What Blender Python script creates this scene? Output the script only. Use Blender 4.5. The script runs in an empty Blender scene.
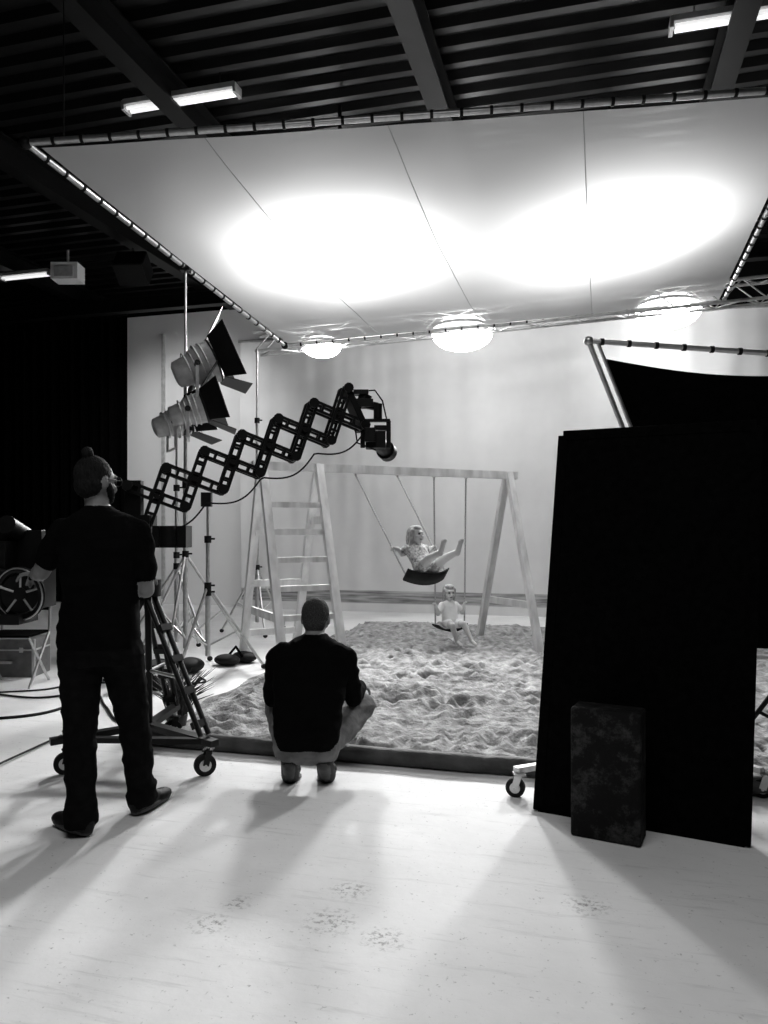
import bpy, math, random
from mathutils import Vector, Matrix, noise
from mathutils.bvhtree import BVHTree
random.seed(4)
V=Vector
YAW=math.radians(15); CS,SN=math.cos(YAW),math.sin(YAW)
def S(p): return V((p[0]*CS-p[1]*SN, p[0]*SN+p[1]*CS, p[2]))
Z=V((0,0,1))
# ---------------------------------------------------------------- materials
def mat(name,g,rough=.6,metal=0,var=.0,scale=8,bump=0,bscale=None,emit=0,spec=.5,stretch=(1,1,1)):
    m=bpy.data.materials.new(name); m.use_nodes=True; nt=m.node_tree; n=nt.nodes; l=nt.links
    b=n['Principled BSDF']; b.inputs['Base Color'].default_value=(g,g,g,1)
    b.inputs['Roughness'].default_value=rough; b.inputs['Metallic'].default_value=metal
    b.inputs['Specular IOR Level'].default_value=spec
    tc=n.new('ShaderNodeTexCoord'); mp=n.new('ShaderNodeMapping'); mp.inputs['Scale'].default_value=stretch
    l.new(tc.outputs['Object'],mp.inputs['Vector'])
    if var>0:
        t=n.new('ShaderNodeTexNoise'); t.inputs['Scale'].default_value=scale; t.inputs['Detail'].default_value=5
        l.new(mp.outputs[0],t.inputs['Vector'])
        r=n.new('ShaderNodeMapRange'); r.inputs[1].default_value=.3; r.inputs[2].default_value=.7
        r.inputs[3].default_value=max(0,g*(1-var)); r.inputs[4].default_value=min(1,g*(1+var))
        l.new(t.outputs['Fac'],r.inputs[0]); l.new(r.outputs[0],b.inputs['Base Color'])
    if bump>0:
        t=n.new('ShaderNodeTexNoise'); t.inputs['Scale'].default_value=bscale or scale; t.inputs['Detail'].default_value=6
        l.new(mp.outputs[0],t.inputs['Vector'])
        bp=n.new('ShaderNodeBump'); bp.inputs['Strength'].default_value=bump; bp.inputs['Distance'].default_value=.02
        l.new(t.outputs['Fac'],bp.inputs['Height']); l.new(bp.outputs[0],b.inputs['Normal'])
    if emit>0:
        b.inputs['Emission Color'].default_value=(1,1,1,1); b.inputs['Emission Strength'].default_value=emit
    return m
M={}
M['blackcloth']=mat('black_cloth',.002,.95,var=.4,scale=30,bump=.2,spec=.02)
M['shirt']=mat('black_shirt',.0035,.95,var=.2,scale=12,bump=.3,bscale=14,spec=.03)
M['jeans']=mat('dark_jeans',.006,.95,var=.3,scale=20,bump=.3,bscale=30,spec=.03)
M['pants']=mat('grey_trousers',.15,.85,var=.3,scale=14,bump=.4,bscale=25,spec=.2)
M['skin']=mat('skin',.20,.55,var=.1,scale=20,bump=.05,bscale=60,spec=.3)
M['cskin']=mat('child_skin',.50,.55,var=.06,scale=20)
M['hair']=mat('dark_hair',.010,.8,var=.6,scale=90,bump=.8,bscale=160,stretch=(1,1,.3),spec=.15)
M['ghair']=mat('grey_cropped_hair',.05,.85,var=.5,scale=150,bump=.8,bscale=200,spec=.15)
M['blond']=mat('blond_hair',.36,.6,var=.45,scale=90,bump=.7,bscale=120,stretch=(1,1,.25))
M['lip']=mat('lips',.2,.5); M['eye']=mat('eyes',.02,.2)
M['white']=mat('white_tshirt',.8,.8,var=.05,scale=10,bump=.2,bscale=20)
M['pattern']=mat('printed_dress',.40,.8,var=.7,scale=45,bump=.2)
M['shoe']=mat('shoe_leather',.006,.6,var=.3,scale=20,spec=.2)
M['sole']=mat('shoe_sole',.05,.7,var=.3,scale=40)
M['blackmetal']=mat('black_metal',.006,.42,metal=.2,var=.3,scale=30,spec=.3)
M['steel']=mat('steel_tube',.55,.32,metal=.85,var=.15,scale=20)
M['alu']=mat('aluminium',.6,.45,metal=.6,var=.15,scale=12)
M['greymetal']=mat('painted_grey_metal',.45,.5,metal=.1,var=.2,scale=12)
M['rubber']=mat('black_rubber',.010,.75,var=.3,scale=25,spec=.2)
M['wood']=mat('pale_timber',.66,.65,var=.25,scale=9,bump=.2,bscale=14,stretch=(1,1,.25))
M['rope']=mat('rope',.35,.9,var=.4,scale=120,bump=.6)
M['tarp']=mat('rolled_tarpaulin',.045,.7,var=.6,scale=7,bump=.8,bscale=11)
M['beam']=mat('roof_steel',.003,.5,metal=.1,var=.4,scale=3,spec=.2)
M['wallblack']=mat('black_painted_wall',.003,.9,var=.4,scale=2,spec=.05)
M['wallwhite']=mat('white_painted_wall',.80,.85,var=.05,scale=.8,bump=.05)
M['leaf']=mat('grass_leaf',.035,.6,var=.5,scale=15)
M['tube']=mat('fluorescent_tube',.8,.4,emit=.8)
M['lamp']=mat('lamp_glass',.9,.3,emit=20)
M['case']=mat('flight_case',.16,.5,var=.3,scale=10)
# scuffed crate: black paint rubbed through in patches
M['box']=mat('scuffed_black_box',.010,.8,bump=.5,bscale=25,spec=.15)
_m=M['box']; _n=_m.node_tree.nodes; _l=_m.node_tree.links; _t=_n.new('ShaderNodeTexCoord'); _q=_n.new('ShaderNodeTexNoise'); _q.inputs['Scale'].default_value=7; _q.inputs['Detail'].default_value=10; _q.inputs['Roughness'].default_value=.8
_l.new(_t.outputs['Object'],_q.inputs['Vector']); _r=_n.new('ShaderNodeMapRange'); _r.inputs[1].default_value=.50; _r.inputs[2].default_value=.68; _r.inputs[3].default_value=.005; _r.inputs[4].default_value=.06; _l.new(_q.outputs['Fac'],_r.inputs[0]); _l.new(_r.outputs[0],_n['Principled BSDF'].inputs['Base Color'])
# ---------------------------------------------------------------- mesh builder
class MB:
    def __init__(s): s.v=[];s.f=[];s.m=[];s.s=[];s.mats=[]
    def mi(s,k):
        if k not in s.mats: s.mats.append(k)
        return s.mats.index(k)
    def add(s,vs,fs,m,sm=False):
        o=len(s.v); s.v+= [V(x) for x in vs]; k=s.mi(m)
        for f in fs: s.f.append([i+o for i in f]); s.m.append(k); s.s.append(sm)
    def box(s,c,size,m,ax=None):
        c=V(c); X,Y,Zz=ax or (V((1,0,0)),V((0,1,0)),Z); a,b,d=[q/2 for q in size]
        vs=[c+X*a*i+Y*b*j+Zz*d*k for i in(-1,1) for j in(-1,1) for k in(-1,1)]
        s.add(vs,[(0,1,3,2),(4,6,7,5),(0,4,5,1),(2,3,7,6),(0,2,6,4),(1,5,7,3)],m)
    def bar(s,p,q,w,h,m,up=Z):
        p,q=V(p),V(q); d=(q-p); L=d.length; d.normalize(); up=V(up)
        if abs(d.dot(up))>.98: up=V((0,1,0))
        X=d.cross(up).normalized(); Y=X.cross(d)
        s.box((p+q)/2,(w,L,h),m,(X,d,Y))
    def path(s,pts,r,m,n=8,closed=False,cap=True):
        pts=[V(p) for p in pts]; N=len(pts); rs=r if isinstance(r,(list,tuple)) else [r]*N
        vs=[];fs=[];ref=None
        for i,p in enumerate(pts):
            a=pts[(i-1)%N] if (closed or i>0) else p; b=pts[(i+1)%N] if (closed or i<N-1) else p
            t=(b-a).normalized()
            if ref is None:
                ref=t.cross(Z if abs(t.z)<.9 else V((1,0,0))).normalized()
            ref=(ref-t*ref.dot(t)).normalized(); bb=t.cross(ref)
            for j in range(n):
                a_=2*math.pi*j/n; vs.append(p+(ref*math.cos(a_)+bb*math.sin(a_))*rs[i])
        for i in range(N if closed else N-1):
            i2=(i+1)%N
            for j in range(n):
                j2=(j+1)%n; fs.append((i*n+j,i*n+j2,i2*n+j2,i2*n+j))
        s.add(vs,fs,m,True)
        if cap and not closed:
            s.add(vs[:n],[tuple(range(n))[::-1]],m); s.add(vs[-n:],[tuple(range(n))],m)
    def tube(s,p,q,r,m,r2=None,n=10): s.path([p,q],[r,r if r2 is None else r2],m,n)
    def ell(s,c,r,m,ax=None,n=16,h=10):
        c=V(c); X,Y,Zz=ax or (V((1,0,0)),V((0,1,0)),Z)
        if not isinstance(r,(tuple,list)): r=(r,r,r)
        vs=[c+Zz*r[2]]
        for i in range(1,h):
            t=math.pi*i/h
            for j in range(n):
                a=2*math.pi*j/n; vs.append(c+X*r[0]*math.sin(t)*math.cos(a)+Y*r[1]*math.sin(t)*math.sin(a)+Zz*r[2]*math.cos(t))
        vs.append(c-Zz*r[2]); L=len(vs)-1; fs=[]
        for j in range(n): fs.append((0,1+j,1+(j+1)%n)); 
        for i in range(h-2):
            for j in range(n):
                a=1+i*n+j;b=1+i*n+(j+1)%n; fs.append((a,a+n,b+n,b))
        o=1+(h-2)*n
        for j in range(n): fs.append((L,o+(j+1)%n,o+j))
        s.add(vs,fs,m,True)
    def cone(s,p,r1,q,r2,m,n=14):
        p,q=V(p),V(q)
        # closed tapered capsule
        d=(q-p).normalized(); k=4; pts=[];rs=[]
        for i in range(k):
            a=math.pi/2*(i/k); pts.append(p-d*r1*math.cos(a)); rs.append(max(.001,r1*math.sin(a)))
        pts+= [p,q]; rs+=[r1,r2]
        for i in range(k-1,-1,-1):
            a=math.pi/2*(i/k); pts.append(q+d*r2*math.cos(a)); rs.append(max(.001,r2*math.sin(a)))
        vs=[];fs=[]; ref=d.cross(Z if abs(d.z)<.9 else V((1,0,0))).normalized(); bb=d.cross(ref); N=len(pts)
        for i in range(N):
            for j in range(n):
                a_=2*math.pi*j/n; vs.append(pts[i]+(ref*math.cos(a_)+bb*math.sin(a_))*rs[i])
        for i in range(N-1):
            for j in range(n):
                j2=(j+1)%n; fs.append((i*n+j,i*n+j2,(i+1)*n+j2,(i+1)*n+j))
        fs.append(tuple(range(n))[::-1]); fs.append(tuple(range((N-1)*n,N*n)))
        s.add(vs,fs,m,True)
    def loft(s,rings,m,sx=V((1,0,0)),sy=V((0,1,0)),n=28,p=2.3):
        vs=[];fs=[];N=len(rings)
        for c,rx,ry in rings:
            for j in range(n):
                a=2*math.pi*j/n; ca,sa=math.cos(a),math.sin(a)
                vs.append(V(c)+sx*rx*math.copysign(abs(ca)**(2/p),ca)+sy*ry*math.copysign(abs(sa)**(2/p),sa))
        for i in range(N-1):
            for j in range(n):
                j2=(j+1)%n; fs.append((i*n+j,i*n+j2,(i+1)*n+j2,(i+1)*n+j))
        fs.append(tuple(range(n))[::-1]); fs.append(tuple(range((N-1)*n,N*n)))
        s.add(vs,fs,m,True)
    def ring(s,c,axis,R,r,m,n=28,k=8):
        c,axis=V(c),V(axis).normalized(); a=axis.cross(Z if abs(axis.z)<.9 else V((1,0,0))).normalized(); b=axis.cross(a)
        s.path([c+a*R*math.cos(2*math.pi*i/n)+b*R*math.sin(2*math.pi*i/n) for i in range(n)],r,m,k,closed=True)
    def obj(s,name,stage=True,parent=None,bevel=0,fix=True):
        vs=[S(p) for p in s.v] if stage else s.v
        if parent is None:
            o=V(((min(p.x for p in vs)+max(p.x for p in vs))/2,(min(p.y for p in vs)+max(p.y for p in vs))/2,min(p.z for p in vs)))
        else: o=parent.location
        me=bpy.data.meshes.new(name); me.from_pydata([p-o for p in vs],[],s.f)
        for k in s.mats: me.materials.append(M[k])
        me.polygons.foreach_set('material_index',s.m); me.polygons.foreach_set('use_smooth',s.s); me.update()
        ob=bpy.data.objects.new(name,me); bpy.context.collection.objects.link(ob)
        if parent is None: ob.location=o
        else: ob.parent=parent
        if bevel:
            b=ob.modifiers.new('bevel','BEVEL'); b.width=bevel; b.segments=2; b.limit_method='ANGLE'
        return ob
def empty(name,p,stage=True):
    e=bpy.data.objects.new(name,None); e.location=S(p) if stage else V(p); e.empty_display_size=.1
    bpy.context.collection.objects.link(e); return e
# ---------------------------------------------------------------- people
def body(mb,name,parent,voxel=.006,smooth=4,cloth=(),amp=.005):
    src=mb.obj('src_tmp',stage=True,parent=None); o=src.location.copy()
    md=src.modifiers.new('r','REMESH'); md.mode='VOXEL'; md.voxel_size=voxel; md.use_smooth_shade=True
    sm=src.modifiers.new('s','SMOOTH'); sm.factor=.5; sm.iterations=smooth
    bpy.context.view_layer.update(); dg=bpy.context.evaluated_depsgraph_get()
    me=bpy.data.meshes.new_from_object(src.evaluated_get(dg)); me.name=name
    bv=BVHTree.FromPolygons([v.co for v in src.data.vertices],[list(p.vertices) for p in src.data.polygons])
    smats=[p.material_index for p in src.data.polygons]
    me.materials.clear()
    for k in mb.mats: me.materials.append(M[k])
    idx=[]
    for p in me.polygons:
        h=bv.find_nearest(p.center); idx.append(smats[h[2]] if h[2] is not None else 0)
    me.polygons.foreach_set('material_index',idx); me.polygons.foreach_set('use_smooth',[True]*len(idx))
    ci={mb.mats.index(k) for k in cloth if k in mb.mats}; cv=set()
    for p,i in zip(me.polygons,idx):
        if i in ci: cv.update(p.vertices)
    nm=[v.normal.copy() for v in me.vertices]
    for i in cv:
        v=me.vertices[i]; q=V((v.co.x*7,v.co.y*7,v.co.z*13)); n1=noise.noise(q); n2=noise.noise(q*2.3)
        v.co+=nm[i]*amp*((1-abs(n1)*2.2)+.5*n2)
    off=o-parent.location
    for v in me.vertices: v.co+=off
    me.update()
    ob=bpy.data.objects.new(name,me); bpy.context.collection.objects.link(ob); ob.parent=parent
    bpy.data.objects.remove(src,do_unlink=True); return ob
def head(mb,c,f,s=1,up=Z,skin='skin',hair='hair',long=0,beard=0):
    c=V(c); f=V(f).normalized(); up=V(up); r=f.cross(up).normalized(); u=r.cross(f); A=(r,f,u)
    P=lambda a,b,d: c+(r*a+f*b+u*d)*s
    R=lambda *x: tuple(q*s for q in x)
    mb.ell(P(0,0,0),R(.075,.095,.097),skin,A)
    mb.ell(P(0,.035,-.035),R(.060,.062,.082),skin,A)
    mb.ell(P(0,.052,-.095),R(.036,.036,.026),hair if beard else skin,A)
    mb.cone(P(0,.093,-.005),.009*s,P(0,.115,-.04),.014*s,skin)
    mb.ell(P(0,.088,.018),R(.05,.018,.014),skin,A)
    mb.ell(P(0,.093,-.068),R(.024,.011,.009),'lip',A,10,6)
    if beard:
        mb.ell(P(0,.058,-.090),R(.050,.045,.036),hair,A)
        for q in(-1,1): mb.cone(P(q*.062,.030,-.035),.018*s,P(q*.040,.060,-.085),.020*s,hair)
        mb.cone(P(-.022,.098,-.054),.007*s,P(.022,.098,-.054),.007*s,hair)
    for q in(-1,1):
        mb.ell(P(q*.077,-.005,-.018),R(.010,.020,.032),skin,A,10,8)
        mb.ell(P(q*.031,.090,-.006),R(.014,.010,.008),'eye',A,10,6)
        mb.ell(P(q*.045,.065,-.045),R(.022,.026,.024),skin,A,10,6)
    mb.ell(P(0,-.016,.020),R(.082,.094,.092),hair,A)
    if long:
        mb.ell(P(0,-.05,-.05),R(.080,.066,.125),hair,A)
        for q in(-1,1): mb.cone(P(q*.07,.02,.03),.032*s,P(q*.076,-.01,-.15),.024*s,hair)
        mb.ell(P(0,.030,.070),R(.066,.060,.036),hair,A)
    else:
        mb.ell(P(0,-.045,-.035),R(.068,.058,.062),hair,A)
def hand(mb,w,f,n,side,curl=.5,s=1,skin='skin'):
    """w wrist, f finger direction, n palm-facing normal, side=+1/-1 chooses thumb side"""
    w=V(w); f=V(f).normalized(); n=V(n); n=(n-f*n.dot(f)).normalized(); t=f.cross(n)*side; A=(t,f,n)
    mb.cone(w,.026*s,w+f*.03*s,.025*s,skin)
    mb.ell(w+f*.052*s,(.040*s,.050*s,.016*s),skin,A); mb.ell(w+f*.075*s,(.038*s,.022*s,.014*s),skin,A,12,8)
    for off,L,sp in((.030,.072,.10),(.0105,.080,.03),(-.0105,.075,-.04),(-.030,.058,-.12)):
        p=w+(f*.084+t*off)*s; d0=(f+t*sp).normalized(); r=.0088*s; a=0
        for i,k in enumerate((.45,.32,.26)):
            a+=curl*(.8+.25*i); d=d0*math.cos(a)+n*math.sin(a)
            q=p+d*L*k*s; mb.cone(p,r,q,r*.92,skin,10); p=q; r*=.92
    p=w+(f*.022+t*.030)*s; d=(f*.55+t*.8+n*.25).normalized(); r=.0115*s
    for k in(.036,.032,.026):
        q=p+d*k*s; mb.cone(p,r,q,r*.9,skin,10); p=q; r*=.9; d=(d+f*.35+n*.35*curl*2-t*.2).normalized()
def shoe(mb,heel,toe,s=1,m='shoe',sole='sole'):
    h,t=V(heel),V(toe); d=(t-h).normalized(); x=d.cross(Z).normalized(); u=x.cross(d); A=(x,d,u); L=(t-h).length
    mb.ell(h+d*.03*s+u*.035*s,(.038*s,.052*s,.046*s),m,A)
    mb.ell(h+d*L*.42+u*.04*s,(.038*s,L*.36,.036*s),m,A)
    mb.ell(h+d*L*.78+u*.026*s,(.046*s,L*.30,.032*s),m,A)
    mb.loft([(h+d*.0-u*.004*s+d*L*.5,.040*s,L*.53),(h+d*L*.5+u*.016*s,.044*s,L*.55)],sole,x,d,p=2.6)
# ---------------------------------------------------------------- ROOM (world axes)
X0,X1,Y0,Y1,H=-12.0,6.0,-4.0,13.0,5.85
def plain(name,c,size,m):
    b=MB(); b.box(c,size,m); return b.obj(name,stage=False)
plain('wall_back',((X0+X1)/2,Y1+.1,H/2),(X1-X0+.4,.2,H),'wallblack')
plain('wall_left',(X0-.1,(Y0+Y1)/2,H/2),(.2,Y1-Y0,H),'wallblack')
plain('wall_right',(X1+.1,(Y0+Y1)/2,H/2),(.2,Y1-Y0,H),'wallblack')
plain('wall_front',((X0+X1)/2,Y0-.1,H/2),(X1-X0+.4,.2,H),'wallblack')
fm=bpy.data.materials.new('worn_studio_floor'); fm.use_nodes=True; nt=fm.node_tree; n=nt.nodes; l=nt.links; bs=n['Principled BSDF']
tc=n.new('ShaderNodeTexCoord')
def nz(sc,det=6,vec=None,ro=.6):
    t=n.new('ShaderNodeTexNoise'); t.inputs['Scale'].default_value=sc; t.inputs['Detail'].default_value=det; t.inputs['Roughness'].default_value=ro
    l.new(vec or tc.outputs['Object'],t.inputs['Vector']); return t.outputs['Fac']
def mr(v,a,b,c,d):
    r=n.new('ShaderNodeMapRange'); r.inputs[1].default_value=a; r.inputs[2].default_value=b; r.inputs[3].default_value=c; r.inputs[4].default_value=d
    l.new(v,r.inputs[0]); return r.outputs[0]
def mul(a,b,op='MULTIPLY'):
    m=n.new('ShaderNodeMath'); m.operation=op
    for i,q in enumerate((a,b)):
        if isinstance(q,(int,float)): m.inputs[i].default_value=q
        else: l.new(q,m.inputs[i])
    return m.outputs[0]
base=mr(nz(1.1,7),.3,.7,.64,.82)
# dirt prints where the crew walked off the sand (world positions)
def spot(sx_,sy_,R):
    w=S((sx_,sy_,0)); o=(w.x-(X0+X1)/2,w.y-(Y0+Y1)/2)
    d=n.new('ShaderNodeVectorMath'); d.operation='DISTANCE'; d.inputs[1].default_value=(o[0],o[1],.1)
    l.new(tc.outputs['Object'],d.inputs[0]); return mr(d.outputs['Value'],R*.3,R,1,0)
acc=None
for a_ in((-.19,2.72,.12),(-.62,2.70,.09),(0.0,2.60,.10),(.76,2.83,.10),(-.13,2.95,.10),(-.55,2.85,.07)):
    q=spot(*a_); acc=q if acc is None else mul(acc,q,'MAXIMUM')
prints=mr(mul(acc,mr(nz(40,6,ro=.7),.50,.60,0,1)),0,1,1,.42)
spk=mr(nz(55,4),.64,.74,1,.55)
mp=n.new('ShaderNodeMapping'); mp.inputs['Scale'].default_value=(1,9,1); mp.inputs['Rotation'].default_value=(0,0,.5); l.new(tc.outputs['Object'],mp.inputs['Vector'])
scr=mr(nz(2.5,8,mp.outputs[0],.7),.56,.72,1,.80)
l.new(mul(mul(mul(base,prints),spk),scr),bs.inputs['Base Color']); bs.inputs['Roughness'].default_value=.7; bs.inputs['Specular IOR Level'].default_value=.2
bp=n.new('ShaderNodeBump'); bp.inputs['Strength'].default_value=.2; bp.inputs['Distance'].default_value=.01; l.new(nz(14),bp.inputs['Height']); l.new(bp.outputs[0],bs.inputs['Normal'])
M['floor']=fm
plain('floor',((X0+X1)/2,(Y0+Y1)/2,-.05),(X1-X0+.4,Y1-Y0+.4,.1),'floor')
# ceiling: trapezoid steel deck, ribs along X
M['deck']=mat('ceiling_deck',.005,.33,metal=.3,var=.6,scale=2,spec=.35)
b=MB(); y=Y0; prof=[]
while y<Y1:
    prof+=[(y,H),(y+.10,H),(y+.14,H-.07),(y+.22,H-.07)]; y+=.26
vs=[];fs=[]
for yy,zz in prof: vs+=[(X0,yy,zz),(X1,yy,zz)]
for i in range(len(prof)-1): fs.append((2*i,2*i+1,2*i+3,2*i+2))
b.add(vs,fs,'deck'); b.box(((X0+X1)/2,(Y0+Y1)/2,H+.08),(X1-X0+.4,Y1-Y0+.4,.1),'wallblack'); b.obj('ceiling',stage=False)
for X in(-8.8,-6.3,-3.9,-1.4,1.2,3.7):
    b=MB(); z=H-.09
    b.box((X,(Y0+Y1)/2,z-.01),(.20,Y1-Y0,.02),'beam'); b.box((X,(Y0+Y1)/2,z-.14),(.02,Y1-Y0,.26),'beam'); b.box((X,(Y0+Y1)/2,z-.28),(.20,Y1-Y0,.025),'beam')
    b.obj('roof_beam',stage=False)
for Y in(11.6,):
    b=MB(); b.box(((X0+X1)/2,Y,H-.42),(X1-X0,.16,.02),'beam'); b.box(((X0+X1)/2,Y,H-.54),(X1-X0,.02,.24),'beam'); b.box(((X0+X1)/2,Y,H-.66),(X1-X0,.16,.02),'beam'); b.obj('roof_cross_beam',stage=False)
def fluo(p,L=1.3,m='tube'):
    c=S(p); b=MB(); b.box(c+V((0,0,.05)),(L,.14,.05),'greymetal'); b.tube(c+V((-L/2+.03,.035,0)),c+V((L/2-.03,.035,0)),.018,m); b.tube(c+V((-L/2+.03,-.035,0)),c+V((L/2-.03,-.035,0)),.018,m)
    for q in(-1,1): b.box(c+V((q*L/2,0,.02)),(.03,.14,.09),'greymetal'); b.tube(c+V((q*L*.35,0,.06)),c+V((q*L*.35,0,H-c.z-.02)),.006,'blackmetal',n=6)
    b.obj('fluorescent_light',stage=False)
fluo((-1.98,7.4,5.57),1.2); fluo((3.0,6.25,5.62),1.2); fluo((-5.65,12.0,5.4),.9)
b=MB(); b.box((-4.95,11.9,5.72-.3),(.42,.3,.26),'wallwhite'); b.box((-4.95,11.74,5.4),(.3,.02,.16),'greymetal'); b.tube((-4.95,11.9,5.5),(-4.95,11.9,5.84),.02,'greymetal'); b.obj('ceiling_ventilation_unit',bevel=.02)
# curtain
b=MB(); vs=[];fs=[]; N=180
for i in range(N+1):
    x=X0+.1+(3.4)*i/N; yy=12.62+.07*math.sin(i*.55)+.03*math.sin(i*1.3+1)
    vs+=[(x,yy,.02),(x+.02*math.sin(i),yy+.01*math.sin(i*.9),5.45)]
for i in range(N): fs.append((2*i,2*i+2,2*i+3,2*i+1))
b.add(vs,fs,'blackcloth',True); b.tube((X0+.1,12.62,5.48),(X0+3.6,12.62,5.48),.025,'blackmetal'); o=b.obj('studio_curtain',stage=False)
# white cyclorama panel and painted beach backdrop
b=MB(); b.box((-7.0,12.9,2.74),(3.1,.12,5.48),'wallwhite'); b.box((-7.75,12.8,2.6),(.05,.06,5.0),'greymetal'); b.obj('cyclorama_panel',stage=False)
bm=bpy.data.materials.new('painted_beach_backdrop'); bm.use_nodes=True; nt=bm.node_tree; n=nt.nodes; l=nt.links; bs=n['Principled BSDF']; bs.inputs['Roughness'].default_value=.9; bs.inputs['Specular IOR Level'].default_value=.1
tc=n.new('ShaderNodeTexCoord'); sx=n.new('ShaderNodeSeparateXYZ'); l.new(tc.outputs['Object'],sx.inputs[0])
mp=n.new('ShaderNodeMapping'); mp.inputs['Scale'].default_value=(.6,1,14); l.new(tc.outputs['Object'],mp.inputs['Vector'])
wv=mr(nz(2.0,6,mp.outputs[0]),.35,.65,.12,.5)
cr=n.new('ShaderNodeValToRGB'); e=cr.color_ramp; e.interpolation='LINEAR'
zr=mr(sx.outputs['Z'],0,1,0,1); l.new(zr,cr.inputs[0])
e.elements[0].position=0.0; e.elements[0].color=(1,1,1,1); e.elements[1].position=.14; e.elements[1].color=(1,1,1,1)
for p,c in((.16,.0),(.36,.0),(.365,1)): q=e.elements.new(p); q.color=(c,c,c,1)
mx=n.new('ShaderNodeMix'); mx.data_type='FLOAT'; l.new(cr.outputs[0],mx.inputs[0]); l.new(wv,mx.inputs[2])
sky=mr(nz(.7,4),.3,.7,.60,.72); l.new(sky,mx.inputs[3]); l.new(mx.outputs[0],bs.inputs['Base Color'])
M['backdrop']=bm
b=MB(); vs=[];fs=[]; N=240; rows=24
for j in range(rows+1):
    zz=.0+4.75*j/rows
    for i in range(N+1):
        x=-6.0+10.5*i/N; w=.07*noise.noise(V((x*1.6,zz*.25,3)))+.04*noise.noise(V((x*4.2,zz*.4,7)))
        vs.append((x,12.5+w*(1-.3*j/rows),zz))
for j in range(rows):
    for i in range(N): a=j*(N+1)+i; fs.append((a,a+1,a+N+2,a+N+1))
b.add(vs,fs,'backdrop',True); b.tube((-6.05,12.5,4.77),(4.5,12.5,4.77),.03,'steel'); b.obj('painted_beach_backdrop',stage=False)
# ---------------------------------------------------------------- sand
sm_=mat('beach_sand',.31,.95,var=.50,scale=11,bump=1,bscale=30,spec=.1); M['sand']=sm_
b=MB(); vs=[];fs=[]; nx,ny=320,270; sx0,sx1,sy0,sy1=-3.1,4.6,4.40,11.2
random.seed(9); pits={}
for i in range(700):
    px_,py_=random.uniform(sx0,3.2),random.uniform(4.5,10.6); a=random.uniform(0,3.14)
    pits.setdefault((int(px_*2),int(py_*2)),[]).append((px_,py_,math.cos(a),math.sin(a),random.uniform(.08,.13),random.uniform(.04,.065),random.uniform(.025,.055)))
def pit(x,y):
    h=0; gx,gy=int(x*2),int(y*2)
    for i in(-1,0,1):
        for j in(-1,0,1):
            for (a,b_,c,s,ra,rb,dp) in pits.get((gx+i,gy+j),()):
                dx,dy=x-a,y-b_; u=(dx*c+dy*s)/ra; v=(-dx*s+dy*c)/rb; q=u*u+v*v
                if q<6: h+= -dp*math.exp(-q*1.2)+dp*.4*math.exp(-(math.sqrt(q)-1.5)**2*4)
    return h
for j in range(ny+1):
    for i in range(nx+1):
        x=sx0+(sx1-sx0)*i/nx; y=sy0+(sy1-sy0)*j/ny
        left=sx0+.25+.10*(y-4.4)*-1+.25*noise.noise(V((y*1.5,2,0)))
        e_=min(1,max(0,(x-left)/.35))*min(1,max(0,(y-sy0+.05)/.12))*min(1,max(0,(sy1-y)/.8))
        h=.075+.03*noise.noise(V((x*1.1,y*1.1,0)))
        a=noise.noise(V((x*4.2,y*4.2,1))); c=noise.noise(V((x*9,y*9,5)))
        h+=.03*(.35-abs(a))+.018*c+.016*noise.noise(V((x*19,y*19,5)))+pit(x,y)
        vs.append((x,y,max(.0,h)*e_+(-.01 if e_==0 else .002)))
for j in range(ny):
    for i in range(nx): a=j*(nx+1)+i; fs.append((a,a+1,a+nx+2,a+nx+1))
b.add(vs,fs,'sand',True); b.obj('sand_bed',stage=False)
b=MB(); pts=[];rs=[]
for i in range(60):
    x=-2.85+5.0*i/59; pts.append((x,4.38+.012*noise.noise(V((x*3,0,0))),.052+.006*noise.noise(V((x*4,3,0))))); rs.append(.052+.007*noise.noise(V((x*5,9,0))))
b.path(pts,rs,'tarp',12); b.obj('rolled_tarp_edging',stage=False)
random.seed(4)
# ---------------------------------------------------------------- overhead silk
FL,FR,BL,BR=V((-2.76,5.85,4.38)),V((3.25,5.55,4.64)),V((-1.37,10.5,3.95)),V((4.6,10.3,4.50))
def silk(u,v,sag=.16):
    p=FL.lerp(FR,u).lerp(BL.lerp(BR,u),v); w=math.sin(math.pi*u)*math.sin(math.pi*v)
    w=w**.7; return p-Z*(sag*w+.022*noise.noise(V((u*9+v*4,v*5-u*3,0)))*min(1,w*3))
st=bpy.data.materials.new('diffusion_silk'); st.use_nodes=True; nt=st.node_tree; n=nt.nodes; l=nt.links
n.remove(n['Principled BSDF']); out=n['Material Output']
tr=n.new('ShaderNodeBsdfTranslucent'); tr.inputs[0].default_value=(.85,.85,.85,1); df=n.new('ShaderNodeBsdfDiffuse'); df.inputs[0].default_value=(.85,.85,.85,1)
tp=n.new('ShaderNodeBsdfTransparent'); m1=n.new('ShaderNodeMixShader'); m1.inputs[0].default_value=.45; m2=n.new('ShaderNodeMixShader'); m2.inputs[0].default_value=.20
l.new(tr.outputs[0],m1.inputs[1]); l.new(df.outputs[0],m1.inputs[2]); l.new(m1.outputs[0],m2.inputs[1]); l.new(tp.outputs[0],m2.inputs[2]); l.new(m2.outputs[0],out.inputs['Surface'])
tc=n.new('ShaderNodeTexCoord'); bp=n.new('ShaderNodeBump'); bp.inputs['Strength'].default_value=.3; l.new(nz(1.5,5),bp.inputs['Height'])
l.new(bp.outputs[0],tr.inputs['Normal']); l.new(bp.outputs[0],df.inputs['Normal'])
M['silk']=st; M['seam']=mat('silk_seam',.5,.8)
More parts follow.
